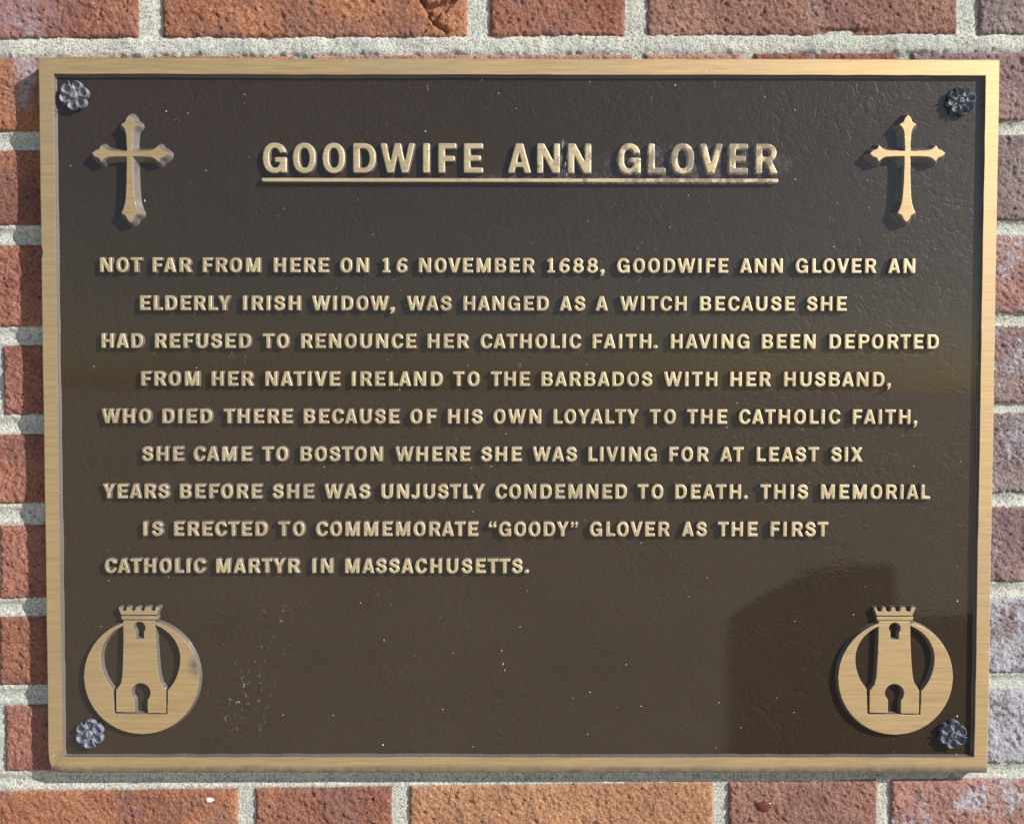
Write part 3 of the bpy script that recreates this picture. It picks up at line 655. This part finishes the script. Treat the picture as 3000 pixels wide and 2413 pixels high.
# body text: every word with its measured start and end (mm)
LINES = [
 (98.2, [('NOT', -278.9, -251.5), ('FAR', -244.0, -218.7), ('FROM', -210.6, -172.8), ('HERE', -163.4, -127.1), ('ON', -119.2, -100.7), ('16', -91.0, -74.9), ('NOVEMBER', -66.8, 9.9), ('1688', 18.7, 52.1), (',', 53.9, 56.6), ('GOODWIFE', 65.2, 139.3), ('ANN', 147.0, 175.5), ('GLOVER', 184.2, 238.0), ('AN', 245.9, 263.9)]),
 (72.99, [('ELDERLY', -252.6, -192.8), ('IRISH', -184.1, -146.1), ('WIDOW', -138.2, -87.4), (',', -86.2, -83.4), ('WAS', -75.0, -45.5), ('HANGED', -37.2, 19.5), ('AS', 26.9, 43.8), ('A', 50.8, 59.0), ('WITCH', 67.2, 111.6), ('BECAUSE', 120.6, 184.0), ('SHE', 191.9, 218.6)]),
 (47.85, [('HAD', -278.5, -251.2), ('REFUSED', -242.9, -179.3), ('TO', -171.1, -154.0), ('RENOUNCE', -145.5, -68.9), ('HER', -61.1, -33.9), ('CATHOLIC', -25.8, 41.0), ('FAITH', 49.1, 88.1), ('.', 89.6, 92.3), ('HAVING', 101.4, 153.6), ('BEEN', 162.2, 197.9), ('DEPORTED', 207.4, 280.5)]),
 (22.66, [('FROM', -252.4, -214.1), ('HER', -205.4, -178.0), ('NATIVE', -169.5, -120.0), ('IRELAND', -111.8, -51.4), ('TO', -44.1, -26.7), ('THE', -19.0, 7.0), ('BARBADOS', 15.0, 88.9), ('WITH', 96.8, 132.5), ('HER', 141.3, 168.3), ('HUSBAND', 177.3, 244.4), (',', 246.2, 248.7)]),
 (-2.41, [('WHO', -279.1, -246.6), ('DIED', -238.5, -205.6), ('THERE', -197.6, -151.9), ('BECAUSE', -144.0, -80.4), ('OF', -72.8, -55.6), ('HIS', -47.6, -24.7), ('OWN', -17.1, 14.6), ('LOYALTY', 23.1, 79.9), ('TO', 87.5, 104.8), ('THE', 112.5, 139.4), ('CATHOLIC', 147.3, 215.0), ('FAITH', 223.7, 262.2), (',', 264.3, 266.8)]),
 (-27.66, [('SHE', -252.4, -225.1), ('CAME', -218.0, -179.3), ('TO', -172.1, -155.0), ('BOSTON', -146.4, -91.8), ('WHERE', -82.9, -32.8), ('SHE', -25.4, 1.7), ('WAS', 9.1, 38.6), ('LIVING', 46.6, 92.1), ('FOR', 100.8, 127.1), ('AT', 134.8, 150.7), ('LEAST', 159.5, 201.2), ('SIX', 209.4, 230.4)]),
 (-52.78, [('YEARS', -279.0, -235.0), ('BEFORE', -227.3, -172.7), ('SHE', -165.2, -137.9), ('WAS', -130.5, -100.2), ('UNJUSTLY', -92.3, -23.2), ('CONDEMNED', -15.8, 72.4), ('TO', 79.6, 96.8), ('DEATH', 105.0, 149.1), ('.', 151.0, 153.5), ('THIS', 162.1, 194.1), ('MEMORIAL', 202.9, 276.2)]),
 (-78.04, [('IS', -252.2, -239.4), ('ERECTED', -231.5, -169.3), ('TO', -161.7, -144.1), ('COMMEMORATE', -136.2, -27.5), ('“', -20.4, -14.9), ('GOODY', -13.5, 33.3), ('”', 34.7, 39.7), ('GLOVER', 47.7, 101.2), ('AS', 109.5, 126.2), ('THE', 133.8, 160.5), ('FIRST', 169.3, 208.0)]),
 (-103.02, [('CATHOLIC', -278.3, -211.2), ('MARTYR', -203.4, -147.7), ('IN', -138.9, -125.4), ('MASSACHUSETTS', -116.7, 2.3), ('.', 3.9, 6.5)])]
KIND = {'.': 'full_stop', ',': 'comma', '“': 'quotation_mark', '”': 'quotation_mark', '1': 'numeral', '6': 'numeral', '8': 'numeral'}
for zb, words in LINES:
    line = bpy.data.objects.new('text_line', None); COL.objects.link(line); line.parent = plaque
    for wd, a, b in words:
        ws = [GL[c][0] for c in wd]; gaps = [GL[p][2] + GL[q][1] for p, q in zip(wd, wd[1:])]
        tot = (b - a) / CAPB; s = tot / (sum(ws) + sum(gaps)); s = min(max(s, .94), 1.06)
        if len(wd) == 1: s = tot / ws[0]
        kg = (tot - s * sum(ws)) / sum(gaps) if gaps else 1
        x = a
        for i, c in enumerate(wd):
            put(KIND.get(c, 'letter'), glyph(c), x, zb, CAPB, line, s)
            x += s * ws[i] * CAPB + (gaps[i] * kg * CAPB if i < len(gaps) else 0)

# crosses
def cross_mesh():
    q = 0.0482
    def arm(L, cusp_u, cusp_w, w0, w1, rot):
        hw = [(0, w0), (cusp_u * 0.45, w0 + (w1 - w0) * .35), (cusp_u * .72, w1), (cusp_u * .84, w1 + 14), (cusp_u * .93, w1 + 38), (cusp_u * .985, cusp_w - 6), (cusp_u, cusp_w),
              (cusp_u + 10, cusp_w - 22), (cusp_u + 26, cusp_w - 55), (cusp_u + 50, 50), (cusp_u + 78, 42), (L - 24, 24), (L, 3)]
        pts = hw + [(u, -w) for u, w in reversed(hw)]
        c, s = math.cos(rad(rot)), math.sin(rad(rot))
        return (1, 'poly', [((u * c - w * s) * q, (u * s + w * c) * q) for u, w in pts])
    pr = [arm(515, 392, 112, 33, 42, 0), arm(512, 392, 112, 33, 42, 180), arm(520, 396, 118, 33, 46, 90), arm(935, 812, 122, 36, 56, 270)]
    dp = 4.6
    return relief('cross', pr, (-29, -50, 29, 30), 0.22, [(-.25, dp), (0, dp * .985), (.3, dp * .93), (1.0, dp * .68), (1.8, dp * .36), (2.5, dp * .10), (2.9, -.1)], [M_BRASS, M_WALL], 1.6, 0.12)
CM = cross_mesh()
for x, z, lab in ((-257.5, 175.7, 'cross with pointed ends left of the title'), (256.7, 176.7, 'cross with pointed ends right of the title')):
    put('cross', CM, x, z, 1.0, plaque)['label'] = lab

# castle emblems
q = 0.0572
def Q(*pts): return [((x - 781) * q, (946 - y) * q) for x, y in pts]
def ellq(cx, cy, rx, ryt, ryb, n=72):
    return [((cx + rx * math.cos(a) - 781) * q, (946 - (cy + (ryt if math.sin(a) < 0 else ryb) * math.sin(a))) * q) for a in [2 * math.pi * i / n for i in range(n)]]
tower = Q((572, 274), (942, 274), (952, 560), (968, 800), (984, 940), (1006, 1025), (1062, 1100), (1062, 1374), (478, 1360), (478, 1100), (536, 1025), (556, 930), (567, 700), (573, 480))
gapp = Q((440, 1092), (1088, 1092), (1082, 1388), (454, 1384))
EL = [(-.2, 2.65), (0, 2.58), (.2, 2.3), (.45, 1.6), (.8, .8), (1.3, -.1)]
disc = relief('emblem_disc', [(1, 'poly', ellq(781, 946, 677, 677, 677)), (-1, 'poly', ellq(770, 720, 469, 425, 520)), (-1, 'poly', tower), (-1, 'poly', gapp), (-1, 'poly', Q((560, 200), (955, 200), (955, 300), (560, 300)))],
              (-42, -42, 42, 42), 0.28, EL, [M_BRASS, M_WALL], 1.3, 0.12)
tw = relief('tower', [(1, 'poly', tower), (-1, 'poly', ellq(770, 1132, 114, 114, 114)), (-1, 'poly', Q((697, 1130), (848, 1130), (848, 1400), (697, 1400))),
                      (-1, 'poly', ellq(763, 358, 70, 70, 70)), (-1, 'poly', Q((712, 358), (814, 358), (814, 490), (712, 490)))], (-20, -28, 20, 41), 0.2, EL, [M_BRASS, M_WALL], 1.3, 0.12)
band = relief('crown_band', [(1, 'poly', Q((548, 222), (980, 222), (974, 262), (556, 262)))], (-16, 37, 14, 45), 0.14, EL[:4] + [(.8, -.1)], [M_BRASS, M_WALL], 1.5, 0.12)
cr = [(1, 'poly', Q((548, 206), (516, 118), (1008, 112), (966, 206)))]
for nx in (580, 686, 797, 920): cr.append((-1, 'poly', Q((nx - 36, 60), (nx - 32, 140), (nx - 18, 164), (nx + 18, 164), (nx + 32, 140), (nx + 36, 60))))
crown = relief('crown', cr, (-19, 38, 17, 51), 0.14, EL[:4] + [(.9, -.1)], [M_BRASS, M_WALL], 1.5, 0.12)
for x, z, lab in ((-254.3, -173.6, 'castle emblem with a dark scorched spot on its rim, lower left'), (254.7, -173.8, 'clean castle emblem at the lower right')):
    d = put('castle_emblem', disc, x, z, 1.0, plaque); d['label'] = lab
    for nm, me in (('tower', tw), ('crown_band', band), ('crown', crown)):
        o = link(nm, me, d)

# rosette screws: a ring of cupped petals round a slotted head
def rosette(x, z, seed, npet, rot, tint, lab, head):
    r = random.Random(seed)
    e = bpy.data.objects.new('rosette_screw', None); COL.objects.link(e); e.parent = plaque
    e.location = (x * MM, YP * MM, z * MM); e['label'] = lab
    # base boss
    n = 28; vs = []; fs = []
    for k, (rr, y) in enumerate(((7.8, 0.3), (7.2, -1.0), (4.6, -1.5), (0.01, -1.8))):
        for i in range(n):
            a = 2 * math.pi * i / n; vs.append((rr * math.cos(a) * MM, y * MM, rr * math.sin(a) * MM))
    for k in range(3):
        for i in range(n): fs.append((k * n + i, k * n + (i + 1) % n, (k + 1) * n + (i + 1) % n, (k + 1) * n + i))
    o = mesh_obj('boss', vs, fs, M_ROS, e, smooth=True); o.color = (*tint, 1)
    for p in range(npet):
        a0 = rot + 360 * p / npet + r.uniform(-5, 5); sw = 6.2 * math.tan(math.pi / npet) * r.uniform(0.92, 1.05); sl = r.uniform(3.5, 4.0); cr_ = r.uniform(5.8, 6.3)
        tl = r.uniform(-0.5, 0.5); na, nr = 24, 9; V3 = []
        ca, sa = math.cos(rad(a0)), math.sin(rad(a0))
        for k in range(nr):
            ro = (0.001, .22, .42, .58, .70, .80, .89, .97, 1.0)[k]
            for i in range(na):
                t = 2 * math.pi * i / na; egg = 1 + 0.22 * math.cos(t)
                rr = cr_ + sl * ro * math.cos(t); c = sw * ro * math.sin(t) * egg
                hgt = 1.9 + 1.55 * math.exp(-((ro - .80) / .17) ** 2) * (0.75 + 0.25 * math.cos(t) + 0.12 * math.sin(3 * t + p)) + tl * (c / sw) + 0.25 * math.cos(2.4 * c) * (1 - ro)
                if k == nr - 1: hgt = -0.1
                V3.append(((rr * ca - c * sa) * MM, -hgt * MM, (rr * sa + c * ca) * MM))
        F = [(k * na + i, k * na + (i + 1) % na, (k + 1) * na + (i + 1) % na, (k + 1) * na + i) for k in range(nr - 1) for i in range(na)]
        o = mesh_obj('petal', V3, F, M_ROS, e, smooth=True); o.color = (*tint, 1)
    for p in range(npet):                     # thin sepals showing between the petals
        a = rad(rot + 360 * (p + .5) / npet); ca, sa = math.cos(a), math.sin(a); V = []; F = []
        for i in range(7):
            u = i / 6; rr = 3.0 + 6.6 * u; w = 0.75 * (1 - u) + 0.12; y = -2.6 - 1.5 * math.sin(u * 2.2)
            for c, yy in ((-w, y + 1.0), (0, y), (w, y + 1.0)): V.append(((rr * ca - c * sa) * MM, yy * MM, (rr * sa + c * ca) * MM))
        F = [(i * 3 + j, i * 3 + j + 1, i * 3 + j + 4, i * 3 + j + 3) for i in range(6) for j in (0, 1)] + [(i * 3 + 2, i * 3, i * 3 + 3, i * 3 + 5) for i in range(6)]
        o = mesh_obj('sepal', V, F, M_ROS, e, smooth=True); o.color = (*tint, 1)
    # slotted dome
    g = relief('screw_head', [(1, 'poly', [(head * math.cos(2 * math.pi * i / 30), head * math.sin(2 * math.pi * i / 30)) for i in range(30)]),
                              (-1, 'poly', [(-3.6, -.16), (3.6, -.16), (3.6, .16), (-3.6, .16)])], (-4.2, -4.2, 4.2, 4.2), 0.12,
               [(-1.2, 1.75), (-.5, 1.6), (-.15, 1.4), (0, 1.2), (.25, .6), (.6, -.2)], [M_ROS, M_ROS], 1.2, 0.12)
    o = link('screw_head', g, e); o.location = (0, -2.2 * MM, 0); o.scale = (MM, MM, MM); o.rotation_euler = (0, rad(-rot * 3), 0); o.color = (*tint, 1)
rosette(-294.9, 214.6, 3, 6, 18, (1.25, 1.25, 1.3), 'rosette screw in the top left corner, its petals bent and worn', 2.5)
rosette(293.0, 212.2, 5, 8, 10, (.95, 1.0, 1.1), 'rosette screw with long petals in the top right corner', 1.9)
rosette(-290.2, -212.5, 8, 6, 30, (1.25, 1.25, 1.45), 'pale bluish rosette screw in the bottom left corner', 2.4)
rosette(294.2, -212.8, 12, 6, 22, (.85, .9, 1.0), 'dark rosette screw with a round slotted head in the bottom right corner', 2.4)

# specks of paint, lint and bird lime stuck to the plaque
M_FL = mat_plain('white_fleck', (0.55, 0.55, 0.52), (0.75, 0.75, 0.72), 900); M_FB = mat_plain('bluish_fleck', (0.40, 0.52, 0.58), (0.62, 0.72, 0.76), 900)
for x, z, a, b, kd in [(-92.1, -220.9, 0.71, 0.85, 1), (-11.4, -156.3, 0.28, 0.85, 0), (-10.5, -165.4, 0.43, 1.0, 0), (-9.3, -169.6, 0.21, 1.28, 0), (103.6, 222.8, 0.57, 0.57, 0), (210.6, 116.1, 0.57, 0.57, 0), (183.5, 206.5, 0.43, 0.57, 0), (-234.9, 205.0, 0.57, 0.57, 0), (-249.8, 145.9, 0.43, 1.14, 0), (-285.1, 35.6, 0.43, 0.43, 0), (-217.3, 71.5, 0.43, 0.43, 0), (-131.0, -31.9, 0.43, 0.43, 0), (298.2, -201.0, 0.57, 1.0, 0), (187.2, -198.5, 0.71, 0.28, 0), (72.9, -165.8, 0.71, 0.28, 0), (83.2, -194.3, 0.85, 0.28, 0), (-51.5, -196.5, 0.71, 0.28, 0), (48.4, -184.7, 0.57, 0.57, 0), (-24.9, 225.9, 0.71, 0.43, 0), (184.2, 160.9, 0.43, 0.57, 0), (-107.0, -123.8, 0.57, 0.43, 0), (-62.6, 192.1, 0.57, 0.71, 0), (-208.7, 165.9, 0.43, 0.43, 0), (-158.5, -27.8, 1.14, 0.28, 0), (-91.2, -149.3, 0.28, 1.0, 0), (226.7, -131.6, 0.85, 0.28, 0), (297.1, -122.3, 0.71, 0.71, 0), (113.3, -73.7, 0.57, 0.85, 2), (124.8, -73.9, 1.0, 0.57, 3), (31.4, 162.9, 0.28, 1.71, 3), (30.7, 170.1, 0.28, 1.43, 3)]:
    o = blob('fleck', x, z, a * 0.68, b * 0.68, 0.10, M_FB if kd % 2 else M_FL, None, YP if kd < 2 else YF); o.parent = plaque

# ------------------------------------------------------------------ on the camera's side: pavement, and an unseen canopy added to shade part of it
me = bpy.data.meshes.new('pavement')
me.from_pydata([(-400, 0.3, -1.45), (400, 0.3, -1.45), (400, -900, -1.45), (-400, -900, -1.45)], [], [(3, 2, 1, 0)])
me.materials.append(mat_plain('pale_paving', (0.36, 0.335, 0.29), (0.46, 0.43, 0.37), 1.2, 0.85)); me.update()
o = link('pavement', me); o['kind'] = 'structure'

# unseen canopy, added and shaped to cast the pavement shadow mirrored in the plaque
hc = 2.2                                               # height of the canopy above the pavement
cdx, cdy = hc / 1.22 * 2.0, -hc / 1.22
poly = [(0.80, -2.35), (0.90, -2.70), (1.43, -4.71), (1.74, -5.20), (2.65, -6.29), (3.25, -6.36), (2.53, -4.78), (5.9, -4.79), (5.9, -2.35)]
poly = [(x + cdx, y + cdy) for x, y in poly]
can = bpy.data.objects.new('added_shade_canopy', None); COL.objects.link(can); can.location = (7.0, -5.0, -1.45)
can['label'] = 'unseen canopy on posts, added so its pavement shadow mirrors dark in the plaque corner'; can['category'] = 'canopy'
M_CAN = mat_plain('dark_painted_steel', (0.03, 0.03, 0.032), (0.05, 0.05, 0.05), 20, 0.5)
n = len(poly)
v = [(x - 7.0, y + 5.0, hc) for x, y in poly] + [(x - 7.0, y + 5.0, hc + 0.025) for x, y in poly]
f = [tuple(range(n - 1, -1, -1)), tuple(range(n, 2 * n))] + [(i, (i + 1) % n, (i + 1) % n + n, i + n) for i in range(n)]
mesh_obj('roof', v, f, M_CAN, can)
for x, y in ((4.9, -4.4), (9.2, -4.4), (9.2, -6.3), (5.4, -5.9)):
    x -= 7.0; y += 5.0
    mesh_obj('post', [(x + a * .05, y + b * .05, z) for z in (0, hc) for a, b in ((-1, -1), (1, -1), (1, 1), (-1, 1))],
             [(0, 1, 5, 4), (1, 2, 6, 5), (2, 3, 7, 6), (3, 0, 4, 7), (3, 2, 1, 0), (4, 5, 6, 7)], M_CAN, can)
